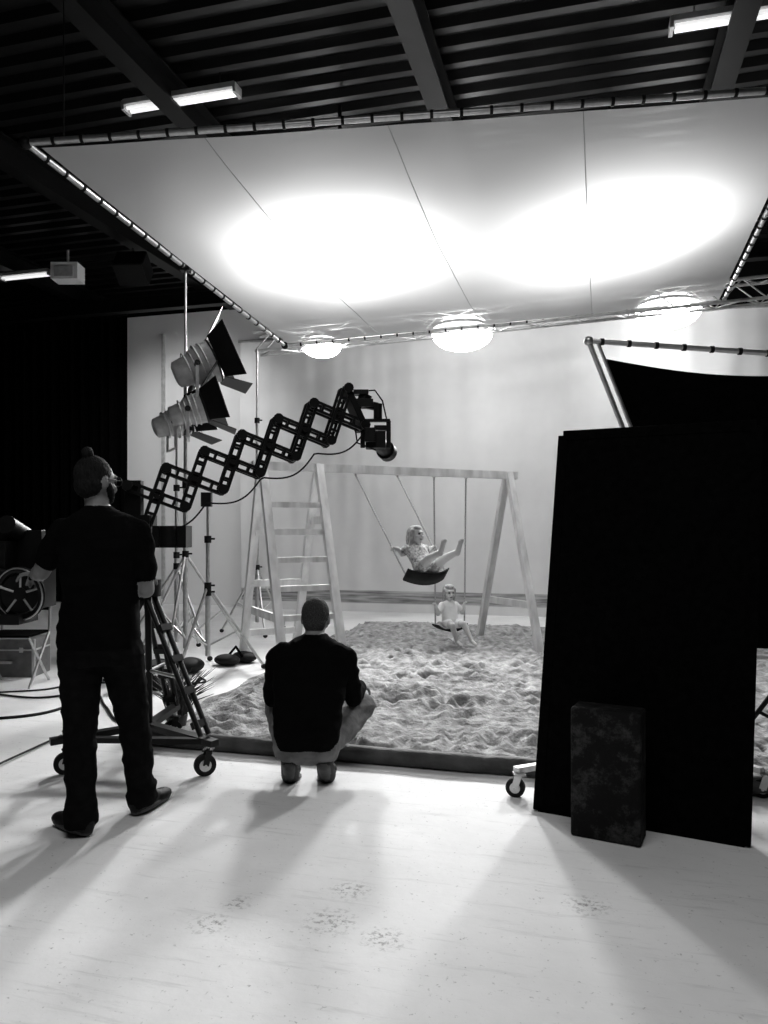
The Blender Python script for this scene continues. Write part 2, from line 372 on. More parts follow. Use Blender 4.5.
SE=empty('overhead_diffusion_frame',FL.lerp(BR,.5))
b=MB(); vs=[];fs=[]; nu,nv=70,56
for j in range(nv+1):
    for i in range(nu+1): vs.append(silk(.012+.976*i/nu,.015+.97*j/nv))
for j in range(nv):
    for i in range(nu): a=j*(nu+1)+i; fs.append((a,a+1,a+nu+2,a+nu+1))
b.add(vs,fs,'silk',True); b.obj('silk_cloth',parent=SE)
b=MB()
for u in(.22,.46,.71): b.path([silk(.012+.976*u,.015+.97*t/30)-Z*.004 for t in range(31)],.0045,'seam',6)
b.obj('silk_seams',parent=SE)
b=MB()
for p,q in((FL,FR),(FR,BR),(BR,BL),(BL,FL)):
    b.tube(p,q,.026,'steel'); L=int((q-p).length/.22)
    for i in range(1,L):
        c=p.lerp(q,i/L); d=(q-p).normalized(); b.tube(c-d*.012,c+d*.012,.034,'rubber',n=8)
for c in(FL,FR,BL,BR): b.ell(c,.05,'blackmetal')
for p in(FL.lerp(FR,.05),FL.lerp(FR,.95),BL.lerp(BR,.05),BL.lerp(BR,.95)): b.tube(p,(p.x,p.y,H-.05),.005,'blackmetal',n=6)
b.obj('frame_tubes',parent=SE)
# ---------------------------------------------------------------- truss & lanterns
b=MB(); A=V((-1.85,11.1,4.12)); B=V((5.6,10.0,4.62)); d=(B-A).normalized(); sd=d.cross(Z).normalized(); up=sd.cross(d)
offs=[sd*.14+up*.14,-sd*.14+up*.14,sd*.14-up*.14,-sd*.14-up*.14]
for o_ in offs: b.tube(A+o_,B+o_,.022,'alu')
N=26
for i in range(N):
    p,q=A.lerp(B,i/N),A.lerp(B,(i+1)/N); k=1 if i%2 else -1
    for o1,o2 in((0,2),(1,3),(0,1),(2,3)):
        a_,c_=(offs[o1],offs[o2]) if k>0 else (offs[o2],offs[o1]); b.tube(p+a_,q+c_,.010,'alu',n=6)
for t in(.1,.55,.95):
    p=A.lerp(B,t); b.tube(p+up*.14,(p.x,p.y,H-.12),.006,'blackmetal',n=6)
b.obj('lighting_truss')
tgt=[V((-1.6,3.6,0)),V((-.2,3.0,0)),V((1.0,3.2,0))]
for (c,r),tg in zip((((-.90,11.0,4.05),.28),((1.13,11.0,4.24),.44),((4.0,10.7,4.48),.44)),tgt):
    c=V(c); b=MB(); b.ell(c,(r,r,r*.55),'lamp',n=24,h=14); b.ring(c+Z*r*.2,Z,r*.95,.02,'blackmetal'); b.tube(c+Z*r*.5,c+Z*(r*.55+.08),.12,'blackmetal'); b.tube(c+Z*r*.6,(c.x,c.y,H-.12),.008,'blackmetal',n=6); b.obj('lantern_light')
    L=bpy.data.lights.new('lantern_beam','SPOT'); L.energy=1500; L.spot_size=math.radians(74); L.spot_blend=1; L.shadow_soft_size=.26
    p=S(c+V((0,-r*.75,-r*.45))); o=bpy.data.objects.new('lantern_beam',L); o.location=p; o.rotation_euler=(S(tg)-p).to_track_quat('-Z','Y').to_euler(); bpy.context.collection.objects.link(o)
# overhead soft lights above the silk
def ovh(p,r,P):
    c=S(p); L=bpy.data.lights.new('overhead_soft_lamp','AREA'); L.shape='DISK'; L.size=2*r; L.energy=P
    o=bpy.data.objects.new('overhead_soft_lamp',L); o.location=c; bpy.context.collection.objects.link(o)
    b=MB(); b.path([c+Z*.02,c+Z*.10,c+Z*.3],[r+.03,r*.8,.2],'blackmetal',28); b.tube(c+Z*.3,V((c.x,c.y,H-.12)),.02,'blackmetal'); b.obj('overhead_softlight_housing',stage=False)
ovh((-.45,7.75,4.78),.60,140); ovh((2.30,7.75,5.08),.55,128)
# added fill lamp with housing, out of view overhead, brightens the foreground floor
c=S((-.3,.9,5.35)); b=MB()
b.box(c+Z*.10,(3.3,2.3,.04),'blackmetal')
for q in(-1,1): b.box(c+V((q*1.64,0,.04)),(.03,2.3,.14),'blackmetal'); b.box(c+V((0,q*1.14,.04)),(3.3,.03,.14),'blackmetal')
for q in(-1,1): b.tube(c+V((q*1.3,0,.1)),c+V((q*1.3,0,H-c.z-.12)),.012,'blackmetal')
b.obj('added_fill_housing',stage=False)
L=bpy.data.lights.new('added_fill_lamp','AREA'); L.shape='RECTANGLE'; L.size=3.2; L.size_y=2.2; L.energy=110
o=bpy.data.objects.new('added_fill_lamp',L); o.location=c+Z*.05; bpy.context.collection.objects.link(o)
# added lamp in dark housing under the roof beam, brightens the white wall
c=V((-6.3,9.6,5.15)); tw=(V((-7.0,12.9,2.6))-c).normalized(); sdw=tw.cross(Z).normalized(); upw=sdw.cross(tw); b=MB()
b.box(c-tw*.16,(.42,.04,.30),'blackmetal',(sdw,tw,upw))
for q in(-1,1): b.box(c+sdw*q*.21,(.02,.34,.30),'blackmetal',(sdw,tw,upw)); b.box(c+upw*q*.15,(.42,.34,.02),'blackmetal',(sdw,tw,upw))
b.tube(c+upw*.15,(c.x,c.y,H-.40),.015,'blackmetal'); b.obj('added_wash_housing',stage=False)
L=bpy.data.lights.new('added_wash_lamp','SPOT'); L.energy=330; L.spot_size=math.radians(80); L.spot_blend=.9; L.shadow_soft_size=.08
o=bpy.data.objects.new('added_wash_lamp',L); o.location=c; o.rotation_euler=tw.to_track_quat('-Z','Y').to_euler(); bpy.context.collection.objects.link(o)
# ---------------------------------------------------------------- swing set
bd=V((2.13,1.06,0)).normalized(); nd=V((.44,-.9,0)).normalized()
E1=V((-.68,7.84,2.04)); E2=V((1.45,8.9,2.04)); E0=E1-bd*.6
b=MB()
b.bar(E0-bd*.1,E2+bd*.12,.08,.085,'wood')
for Ee,sp in((E0,.72),(E1,.72),(E2,.62)):
    for q in(1,-1):
        b.bar(Ee+nd*.02*q-Z*-.03,V((Ee.x,Ee.y,.0))+nd*sp*q,.06,.08,'wood',up=bd)
def leg(Ee,sp,q,z):
    t=(2.04-z)/2.04; return V((Ee.x,Ee.y,z))+nd*sp*q*t
for i in range(6):
    z=.30+.27*i; b.bar(leg(E0,.72,1,z),leg(E1,.72,1,z),.04,.055,'wood')
    if i%2==0: b.bar(leg(E0,.72,-1,z),leg(E1,.72,-1,z),.035,.07,'wood')
for Ee,sp in((E0,.72),(E2,.62)): b.bar(leg(Ee,sp,1,.55)+bd*.05,leg(Ee,sp,-1,.55)+bd*.05,.03,.08,'wood')
b.bar(leg(E1,.72,1,1.5),leg(E1,.72,-1,1.5),.03,.08,'wood')
C1=V((.40,7.14,.98)); upr=(-nd*.72+Z*.70).normalized()
C2=V((.743,8.55,.33))
def seat(C,up_,half):
    fwd=up_.cross(bd).normalized(); vs=[];fs=[]; K=12
    for layer in(0,.018):
        for i in range(K+1):
            t=-1+2*i/K; c=C+bd*half*t+up_*(.07*t*t-.05-layer)
            vs+=[c-fwd*.075,c+fwd*.075]
    o=2*(K+1)
    for i in range(K):
        a=2*i; fs+=[(a,a+1,a+3,a+2),(o+a,o+a+2,o+a+3,o+a+1),(a,a+2,o+a+2,o+a),(a+1,o+a+1,o+a+3,a+3)]
    fs+=[(0,o,o+1,1),(2*K,2*K+1,o+2*K+1,o+2*K)]
    b.add(vs,fs,'rubber',True)
seat(C1,upr,.22); seat(C2,Z,.19)
AT=[E1+bd*.42-Z*.05,E1+bd*.92-Z*.05]
R1=[(AT[0],C1-bd*.22+upr*.02),(AT[1],C1+bd*.22+upr*.02)]
AT+= [V((C2.x,C2.y,1.99))-bd*.21,V((C2.x,C2.y,1.99))+bd*.21]
R2=[(AT[2],C2-bd*.19+Z*.02),(AT[3],C2+bd*.19+Z*.02)]
for p,q in R1+R2: b.tube(p,q,.009,'rope',n=8); b.ring(p+Z*.01,nd,.02,.005,'steel',12,6)
b.obj('wooden_swing_set',bevel=0)
# ---- child on high swing
CE=empty('child_on_swing',C1); b=MB(); P=C1+upr*.05; T=(-nd*.66+Z*.75).normalized(); fw=T.cross(bd).normalized()
if fw.dot(nd)<0: fw=-fw
b.loft([(P-T*.05,.105,.085),(P+T*.04,.105,.085),(P+T*.13,.095,.075),(P+T*.22,.11,.08),(P+T*.285,.10,.065),(P+T*.32,.045,.04)],'pattern',bd,fw)
nk=P+T*.30; hc=nk+(T*.5+Z*.4+nd*.35).normalized()*.115
b.cone(nk,.032,hc,.03,'cskin'); head(b,hc,nd*.75+bd*.35+Z*.12,.82,up=(T+Z).normalized(),skin='cskin',hair='blond',long=1)
for q in(-1,1):
    hp=P+bd*q*.06; kn=hp+(nd*.90+Z*.50+bd*q*.10).normalized()*.25; an=kn+(nd*.93+Z*.28+bd*q*.02).normalized()*.24
    b.cone(hp,.062,hp.lerp(kn,.55),.055,'pattern'); b.cone(hp,.055,kn,.040,'cskin'); b.cone(kn,.040,an,.026,'cskin')
    tz=(Z*.85+nd*.5).normalized(); b.cone(an-tz*.015,.027,an+tz*.10,.020,'cskin'); b.ell(an+tz*.11,(.028,.02,.03),'cskin',(bd,nd,tz))
    sh=P+T*.27+bd*q*.10; ro=(R1[0] if q<0 else R1[1]); hd=ro[1].lerp(ro[0],.23); wr=hd-(hd-sh).normalized()*.05; el=sh.lerp(wr,.5)-Z*.05
    b.cone(sh,.042,sh.lerp(el,.6),.038,'pattern'); b.cone(sh,.033,el,.027,'cskin'); b.cone(el,.027,wr,.020,'cskin')
    hand(b,wr,(hd-sh),bd*q,q,1.0,.62,'cskin')
body(b,'child_body',CE,.0045,3,('pattern',),.003)
# ---- toddler
CE=empty('toddler_on_swing',(C2.x,C2.y,.3)); b=MB(); P=C2+Z*.02; T=(Z-nd*.12).normalized(); fw=nd
b.loft([(P-Z*.03,.09,.075),(P+Z*.05,.092,.078),(P+T*.13,.09,.075),(P+T*.20,.095,.068),(P+T*.24,.075,.05),(P+T*.265,.035,.03)],'white',bd,fw)
nk=P+T*.25; hc=nk+Z*.105
b.cone(nk,.028,hc,.03,'cskin'); head(b,hc,nd+V((-.1,-.1,-.05)),.80,skin='cskin',hair='blond',long=1)
for q in(-1,1):
    hp=P+bd*q*.05; kn=hp+(nd*.95+bd*q*.15+Z*.03).normalized()*.17; an=kn+(-Z*.9+nd*(.35 if q>0 else .05)+bd*.3).normalized()*.19
    b.cone(hp,.055,hp.lerp(kn,.5),.05,'white'); b.cone(hp,.047,kn,.036,'cskin'); b.cone(kn,.036,an,.024,'cskin')
    tz=(nd*.9-Z*.3).normalized(); b.cone(an-tz*.012-Z*.01,.024,an+tz*.075-Z*.01,.019,'cskin'); b.ell(an+tz*.08-Z*.012,(.025,.028,.016),'cskin',(bd,tz,tz.cross(bd)))
    sh=P+T*.205+bd*q*.09; ro=(R2[0] if q<0 else R2[1]); hd=ro[1].lerp(ro[0],.14); el=sh+bd*q*.07-Z*.09+nd*.03; wr=hd-(hd-el).normalized()*.045
    b.cone(sh,.038,sh.lerp(el,.5),.036,'white'); b.cone(sh,.028,el,.024,'cskin'); b.cone(el,.024,wr,.018,'cskin')
    hand(b,wr,(hd-el),bd*q,q,1.0,.55,'cskin')
body(b,'toddler_body',CE,.0042,3,('white',),.003)
# ---------------------------------------------------------------- camera operator
OE=empty('camera_operator',(-1.33,3.58,0)); b=MB(); cx=-1.325
b.loft([((cx-.01,3.56,.86),.185,.135),((cx-.01,3.56,.95),.182,.132),((cx,3.56,1.08),.170,.125),((cx,3.56,1.2),.180,.13),((cx,3.56,1.32),.198,.135),((cx,3.56,1.40),.200,.12),((cx-.005,3.56,1.455),.155,.095),((cx-.01,3.56,1.495),.080,.072),((cx-.012,3.56,1.51),.060,.060)],'shirt')
b.loft([((cx-.005,3.56,.78),.155,.12),((cx-.005,3.56,.88),.172,.13),((cx-.005,3.56,.96),.16,.12)],'jeans')
hips=[V((cx-.090,3.55,.84)),V((cx+.085,3.57,.84))]; knees=[V((-1.425,3.56,.47)),V((-1.215,3.69,.47))]; ank=[V((-1.395,3.50,.09)),V((-1.20,3.77,.09))]
for h,k,a in zip(hips,knees,ank):
    b.cone(h,.104,h.lerp(k,.5),.088,'jeans'); b.cone(h.lerp(k,.5),.088,k,.073,'jeans'); b.cone(k,.073,k.lerp(a,.5),.070,'jeans'); b.cone(k.lerp(a,.5),.070,a+Z*.02,.062,'jeans')
    b.loft([(a+Z*.06,.066,.070),(a+Z*.0,.070,.076),(a-Z*.045,.066,.076)],'jeans')
d=V((-.75,.55,0)).normalized(); shoe(b,V((-1.395,3.50,.012))-d*.06,V((-1.395,3.50,.012))+d*.20)
d=V((.30,.90,0)).normalized(); shoe(b,V((-1.20,3.77,.012))-d*.06,V((-1.20,3.77,.012))+d*.21)
hc=V((-1.36,3.58,1.640)); b.cone((cx-.012,3.56,1.47),.058,hc-Z*.07,.052,'skin')
hf=V((.50,.85,-.05)); head(b,hc,hf,.98,beard=1)
b.ell(hc+V((-.02,-.045,.122)),(.028,.030,.026),'hair'); b.ell(hc+V((-.01,-.06,-.03)),(.062,.04,.055),'hair')
sh=V((-1.500,3.56,1.39)); el=V((-1.625,3.60,1.20)); wr=V((-1.745,3.80,1.175))
b.cone(V((-1.45,3.56,1.395)),.070,sh,.062,'shirt'); b.cone(sh,.062,sh.lerp(el,.62),.060,'shirt'); b.cone(sh,.048,el,.041,'skin'); b.cone(el,.041,el.lerp(wr,.35),.040,'skin'); b.cone(el.lerp(wr,.35),.040,wr,.026,'skin')
hand(b,wr,V((-.35,.9,-.15)),V((-.3,-.1,-1)),1,.75)
sh=V((-1.150,3.56,1.39)); el=V((-1.122,3.58,1.12)); wr=V((-1.215,3.80,1.17))
b.cone(V((-1.20,3.56,1.395)),.070,sh,.062,'shirt'); b.cone(sh,.062,sh.lerp(el,.68),.061,'shirt'); b.cone(sh,.048,el,.041,'skin'); b.cone(el,.041,el.lerp(wr,.35),.040,'skin'); b.cone(el.lerp(wr,.35),.040,wr,.026,'skin')
hand(b,wr,V((-.3,.95,.0)),V((0,.0,-1)),-1,.8)
body(b,'operator_body',OE,.006,4,('shirt','jeans'),.007)
b=MB(); f=hf.normalized(); r=f.cross(Z).normalized()
b.ring(hc+f*.108+r*.033-Z*.004,f,.022,.0028,'blackmetal',16,6); b.ring(hc+f*.108-r*.033-Z*.004,f,.022,.0028,'blackmetal',16,6)
for q in(-1,1): b.tube(hc+f*.106+r*q*.054-Z*.0,hc+r*q*.082-Z*.003-f*.01,.0028,'blackmetal',n=6)
b.tube(hc+f*.109-r*.011-Z*.004,hc+f*.109+r*.011-Z*.004,.0028,'blackmetal',n=6); b.obj('eyeglasses',parent=OE)
# ---------------------------------------------------------------- crouching man
KE=empty('crouching_man',(-.41,4.3,0)); b=MB()
b.loft([((-.42,4.13,.225),.160,.105),((-.42,4.14,.33),.182,.135),((-.415,4.19,.45),.190,.138),((-.41,4.25,.58),.203,.138),((-.41,4.29,.68),.208,.12),((-.405,4.32,.745),.160,.095),((-.40,4.335,.79),.080,.07),((-.40,4.34,.805),.06,.06)],'shirt')
b.ell((-.42,4.16,.22),(.165,.12,.10),'pants')
for q,kx,ax in((-1,-.64,-.515),(1,-.125,-.325)):
    h=V((-.42+q*.09,4.17,.24)); k=V((kx,4.55,.35)); a=V((ax,4.20,.15))
    b.ell(h+V((0,-.02,-.02)),(.092,.10,.09),'pants'); b.cone(h,.092,h.lerp(k,.5),.086,'pants'); b.cone(h.lerp(k,.5),.086,k,.070,'pants'); b.cone(k,.070,k.lerp(a,.5),.066,'pants'); b.cone(k.lerp(a,.5),.066,a+V((0,.02,.03)),.052,'pants')
    b.cone(a-Z*.02,.044,a+Z*.03,.046,'shoe')
    hl=V((ax,4.125,.145)); bl_=V((ax+q*.006,4.235,.036)); te=V((ax+q*.012,4.335,.032))
    b.cone(hl,.046,bl_,.052,'shoe'); b.cone(bl_,.036,te,.030,'shoe'); b.ell(bl_+V((0,.03,.022)),(.056,.075,.042),'shoe'); b.cone(hl+V((0,-.014,-.018)),.036,bl_+V((0,-.02,.002)),.038,'sole'); b.ell(V((ax,4.28,.012)),(.054,.09,.012),'sole')
    sh=V((-.41+q*.190,4.29,.675)); el=V((-.41+q*.235,4.36,.44)); wr=V((kx-q*.02,4.58,.455))
    b.cone(V((-.41+q*.15,4.29,.69)),.075,sh,.064,'shirt'); b.cone(sh,.064,sh.lerp(el,.5),.056,'shirt'); b.cone(sh.lerp(el,.5),.056,el,.050,'shirt'); b.cone(el,.050,wr,.035,'shirt')
    hand(b,wr,V((-q*.25,.9,-.30)),V((0,-.1,-1)),-q,.45)
hc=V((-.395,4.40,.900)); b.cone((-.40,4.34,.775),.060,hc-Z*.05,.054,'skin'); head(b,hc,V((.08,.97,-.12)),1.0,hair='ghair')
body(b,'crouching_body',KE,.006,4,('shirt','pants'),.008)
# ---------------------------------------------------------------- camera crane
GE=empty('scissor_camera_crane',(-1.4,4.6,0)); b=MB()
A=V((-1.50,4.62,1.55)); B=V((-.20,5.0,2.20)); ax=(B-A); L=ax.length; ax.normalize(); side=ax.cross(Z).normalized(); nn=side.cross(ax)
N=6; hh=.13; pitch=L/N
def plate(p,q,w,off):
    p,q=p+side*off,q+side*off; d=(q-p).normalized(); s2=d.cross(side).normalized()
    for k in(-1,1): b.bar(p+s2*k*w/2,q+s2*k*w/2,.018,.018,'blackmetal',up=s2)
    n_=5
    for i in range(n_+1): c=p.lerp(q,i/n_); b.bar(c-s2*w/2,c+s2*w/2,.016,.016,'blackmetal',up=d)
for i in range(N):
    lo,hi=A+ax*pitch*i-nn*hh,A+ax*pitch*i+nn*hh; lo2,hi2=lo+ax*pitch,hi+ax*pitch
    for o_ in(-.07,.07):
        plate(lo,hi2,.050,o_); plate(hi,lo2,.050,o_*.6)
    c=(lo+hi2)/2; b.tube(c-side*.1,c+side*.1,.018,'blackmetal')
for i in range(N+1):
    for q in(-1,1):
        c=A+ax*pitch*i+nn*hh*q; b.tube(c-side*.10,c+side*.10,.018,'blackmetal'); b.tube(c-side*.105,c-side*.085,.032,'blackmetal'); b.tube(c+side*.105,c+side*.085,.032,'blackmetal')
b.obj('scissor_arm',parent=GE)
b=MB() # head + camera
e=A+ax*L
b.bar(e-nn*.15,e+nn*.13,.16,.04,'blackmetal',up=ax); h=e+V((.06,0,.03)); b.box(h,(.14,.12,.05),'blackmetal'); b.tube(h,h+V((.02,0,.06)),.045,'blackmetal'); b.box(h+V((-.01,-.02,.07)),(.10,.08,.03),'blackmetal')
b.bar(h,h+V((.10,0,-.02)),.05,.05,'blackmetal'); c=h+V((.085,0,-.24))
b.tube(h+V((.10,0,.0)),h+V((.10,0,-.10)),.03,'blackmetal')
for q in(-1,1): b.bar(c+V((q*.085,0,.13)),c+V((q*.085,0,-.05)),.03,.018,'blackmetal')
b.bar(c+V((-.095,0,.13)),c+V((.095,0,.13)),.04,.02,'blackmetal')
b.box(c,(.13,.13,.11),'blackmetal'); b.box(c+V((.03,.01,.08)),(.08,.10,.03),'blackmetal')
f=V((.35,.9,-.25)).normalized(); b.tube(c,c+f*.20,.05,'blackmetal',n=18); b.tube(c+f*.18,c+f*.24,.065,'blackmetal',n=18); b.box(c-f*.10,(.07,.05,.09),'blackmetal')
b.path([h+V((0,0,.05)),h+V((-.05,0,.08)),h+V((.08,0,.09)),h+V((.13,0,.02)),c+V((.09,0,.06))],.006,'rubber',6)
b.path([h+V((0,-.03,.0)),c+V((-.14,-.03,.12)),c+V((-.12,-.03,-.02)),c+V((0,-.06,-.07))],.006,'rubber',6)
b.obj('camera_head',parent=GE,bevel=.004)
b=MB() # base
ap=V((-1.43,4.6,1.08)); ends=[V((-1.02,4.33,.20)),V((-1.83,4.36,.20)),V((-1.42,5.10,.20))]; ce=V((-1.42,4.6,.22))
b.tube(ap-Z*.06,V((-1.47,4.61,1.36)),.045,'blackmetal',n=16); b.tube(ap-Z*.08,ap+Z*.02,.08,'blackmetal',n=16)
b.box((-1.48,4.61,1.42),(.16,.16,.14),'blackmetal'); b.bar((-1.52,4.62,1.33),(-1.52,4.62,1.70),.10,.06,'blackmetal')
b.box((-1.27,4.56,1.36),(.20,.14,.13),'blackmetal'); b.bar((-1.48,4.58,1.36),(-1.25,4.56,1.36),.05,.05,'blackmetal'); b.tube((-1.27,4.47,1.30),(-1.27,4.47,1.42),.05,'blackmetal')
b.bar((-1.60,4.61,1.45),(-1.95,4.52,1.30),.05,.05,'blackmetal'); 
for q in range(3): b.tube((-1.80-.06*q,4.50,1.33-.025*q),(-1.80-.06*q,4.62,1.33-.025*q),.10,'rubber',n=20)
b.path([(-1.40,4.52,1.30),(-1.33,4.3,1.22),(-1.27,4.05,1.175),(-1.25,3.88,1.165)],.013,'blackmetal')
for e_ in ends:
    d=(e_-ap).normalized(); sd=d.cross(Z).normalized()
    for q in(-1,1): b.tube(ap-Z*.04+sd*.03*q,e_+Z*.03+sd*.03*q,.016,'blackmetal')
    for t in(.3,.5,.7,.9): c=ap.lerp(e_,t); b.box(c,(.08,.04,.05),'blackmetal',(sd,d,sd.cross(d)))
    m_=ap.lerp(e_,.62); b.tube(V((ce.x,ce.y,.55)),m_,.010,'steel'); b.bar(ce,e_+(e_-ce).normalized()*.08,.06,.035,'blackmetal')
b.tube(ap,ce,.020,'blackmetal')
b.bar(ends[0],ends[1],.05,.03,'blackmetal')
b.obj('dolly_base',parent=GE)
def caster(b,p,r=.055,dirv=V((1,0,0)),m='rubber',fork='blackmetal',top=.2):
    p=V(p); ax_=dirv.cross(Z).normalized(); c=V((p.x,p.y,r))
    b.tube(c-ax_*.016,c+ax_*.016,r,m,n=24); b.tube(c-ax_*.02,c+ax_*.02,r*.55,'alu',n=16); b.tube(c-ax_*.035,c+ax_*.035,.008,'steel',n=8)
    for q in(-1,1): b.bar(c+ax_*q*.028,c+ax_*q*.028+Z*(r+.02)+dirv*.02,.035,.004,fork,up=ax_)
    b.box(c+Z*(r+.022)+dirv*.02,(.06,.06,.01),fork); b.tube(c+Z*(r+.02)+dirv*.02,V((c.x,c.y,top))+dirv*.02,.012,'steel')
b=MB()
for e_ in ends: caster(b,e_,.062,V((.9,.4,0)).normalized())
b.obj('dolly_casters',parent=GE)
b=MB(); pts=[]
for i in range(60):
    t=i/59; c=A.lerp(B,t)-nn*(.16+.07*abs(math.sin(t*math.pi*4))); pts.append(c+side*.05)
b.path(pts,.006,'rubber',6); b.obj('arm_cable',parent=GE)
# ---------------------------------------------------------------- remote wheel station (left edge)
b=MB(); c=V((-1.88,3.93,1.07))
b.ring(c,(.2,1,.1),.125,.018,'blackmetal',32,8); b.ring(c-V((0,.014,0)),(.2,1,.1),.134,.005,'steel',32,6); b.tube(c-V((0,.01,0)),c+V((0,.06,0)),.035,'blackmetal')
b.tube(c-V((.0,.004,0)),c+V((0,.012,0)),.10,'blackmetal',n=28)
for i in range(5): a=i*2*math.pi/5+.3; b.tube(c,c+V((math.cos(a)*.115,0,math.sin(a)*.115)),.008,'greymetal',n=6)
b.tube(c+V((.085,-.02,.085)),c+V((.085,-.07,.085)),.012,'rubber')
b.box(c+V((-.02,.14,.02)),(.22,.16,.20),'blackmetal'); b.box(c+V((-.10,.20,.22)),(.26,.05,.22),'blackmetal'); b.box(c+V((-.16,.05,-.13)),(.36,.22,.05),'blackmetal')
b.box(c+V((-.20,.16,.12)),(.20,.24,.30),'blackmetal'); b.tube(c+V((-.10,.25,.30)),c+V((-.10,.05,.36)),.05,'blackmetal',n=16)
b.ring(c+V((-.14,.02,.12)),(1,.1,0),.10,.010,'steel',28,8); b.tube(c+V((-.17,.02,.12)),c+V((-.04,.03,.10)),.02,'blackmetal')
px_,py_=c.x-.70,c.y+.14
b.bar(c+V((-.16,.1,-.15)),(px_,py_,.86),.05,.05,'blackmetal'); b.tube((px_,py_,.88),(px_,py_,.10),.035,'blackmetal')
b.tube((px_,py_,.02),(px_,py_,.10),.24,'blackmetal',r2=.20,n=28)
for a in(.4,2.5,4.6): b.ell((px_+.18*math.cos(a),py_+.18*math.sin(a),.015),(.03,.03,.015),'rubber')
b.path([c+V((-.2,.2,-.1)),c+V((-.34,.25,-.5)),(c.x-.4,c.y+.5,.02),(c.x-.3,c.y+1.2,.012)],.008,'rubber',6)
b.obj('remote_camera_wheel_station',bevel=.003)
# ---------------------------------------------------------------- light stands
def lampstand(b,x,y,top,spread=.6,legz=.9,rot=0,m='steel',n=3):
    b.tube((x,y,.15),(x,y,top*.45),.026,m,n=12); b.tube((x,y,top*.45),(x,y,top*.75),.020,m,n=12); b.tube((x,y,top*.75),(x,y,top),.014,m,n=12)
    for z in(top*.45,top*.75,legz): b.tube((x,y,z-.04),(x,y,z+.03),.036,'blackmetal',n=12); b.tube((x,y,z),(x+.07,y,z),.010,'blackmetal')
    for i in range(n):
        a=rot+i*2*math.pi/n; ex,ey=x+spread*math.cos(a),y+spread*math.sin(a)
        b.tube((x,y,legz),(ex,ey,.03),.014,m); b.tube((x,y,.25),((x*.45+ex*.55),(y*.45+ey*.55),legz*.45+.015),.010,m); b.ell((ex,ey,.028),(.03,.03,.026),'rubber')
def fixture(b,c,d,r=.17,L=.32,doors=1):
    c,d=V(c),V(d).normalized(); s=d.cross(Z).normalized(); u=s.cross(d)
    b.path([c-d*L,c-d*L*.95,c-d*L*.6,c-d*L*.35,c-d*.02,c],[r*.45,r*.62,r*.72,r*.95,r,r*1.04],'greymetal',24)
    for t in(.2,.35,.5,.65): b.ring(c-d*L*t,d,r*(1.0 if t<.4 else .82),.010,'alu',24,6)
    b.tube(c,c+d*.01,r*.9,'alu',n=24); b.ring(c+d*.012,d,r*1.0,.016,'blackmetal',24,8)
    for q in(-1,1): b.tube(c-d*L*.45+s*q*r*.7,c-d*L*.45+s*q*(r+.06),.03,'blackmetal'); b.bar(c-d*L*.45+s*q*(r+.05),c-d*L*.45+s*q*(r+.05)-Z*(r+.12),.03,.012,'alu')
    b.bar(c-d*L*.45-s*(r+.055)-Z*(r+.12),c-d*L*.45+s*(r+.055)-Z*(r+.12),.03,.012,'alu')
    if doors:
        for v_,w_,ln in((u,s,.34),(-u,s,.28),(s,u,.24),(-s,u,.24)):
            p=c+d*.02+v_*r*1.0; o_=(d*.75+v_*.62).normalized()*ln*1.0; hw=r*1.0; hw2=r*1.35
            vs=[p-w_*hw,p+w_*hw,p+w_*hw2+o_,p-w_*hw2+o_]; nn_=(vs[1]-vs[0]).cross(o_).normalized()*.004
            b.add([q+nn_ for q in vs]+[q-nn_ for q in vs],[(0,1,2,3),(7,6,5,4),(0,4,5,1),(1,5,6,2),(2,6,7,3),(3,7,4,0)],'blackmetal')
b=MB(); lampstand(b,-2.1,8.04,4.18,.72,1.15,.5); b.box((-2.1,8.04,4.16),(.10,.10,.05),'blackmetal')
fixture(b,(-1.80,7.98,3.17),(.80,.25,.38),.22,.42); b.bar((-2.1,8.04,2.80),(-1.95,8.0,2.86),.05,.05,'blackmetal')
fixture(b,(-1.86,7.80,2.66),(.85,.20,.30),.16,.34); b.bar((-2.1,8.04,2.42),(-2.0,7.85,2.45),.04,.04,'blackmetal')
b.obj('film_light_stand')
b=MB(); lampstand(b,-2.32,8.5,2.5,.60,1.0,1.4); fixture(b,(-2.18,8.35,2.62),(.70,.35,.30),.17,.36); b.obj('film_light_stand')
b=MB(); lampstand(b,-1.75,7.55,1.75,.55,.85,.2); b.box((-1.75,7.5,1.7),(.10,.07,.14),'blackmetal'); b.obj('film_light_stand')
b=MB(); lampstand(b,-1.72,10.3,3.85,.5,.9,.9); b.obj('backdrop_support_stand')
def bag(x,y,rot,s=1):
    b=MB(); A_=V((math.cos(rot),math.sin(rot),0)); B_=V((-math.sin(rot),math.cos(rot),0))
    for q in(-1,1): b.ell(V((x,y,.065*s))+A_*q*.13*s,(.13*s,.17*s,.065*s),'rubber',(A_,B_,Z))
    b.path([V((x,y,.10*s))-B_*.1,V((x,y,.20*s)),V((x,y,.10*s))+B_*.1],.014,'blackcloth',8); b.obj('sandbag')
bag(-2.05,7.45,.3,1.1); bag(-2.65,7.7,1.1); bag(-1.55,7.95,.9,.9)
def case(x,y,w,d,h,m='blackmetal'):
    b=MB(); b.box((x,y,h/2),(w,d,h),m); b.box((x,y,h*.72),(w+.015,d+.015,.018),'alu'); b.box((x,y-d/2-.012,h*.4),(.14,.02,.03),'alu')
    for q in(-1,1): b.box((x+q*(w/2-.01),y-d/2+.01,h/2),(.03,.03,h+.004),'alu'); b.box((x+q*w*.28,y-d/2-.008,h*.72),(.04,.012,.05),'alu')
    b.obj('equipment_case',bevel=.006)
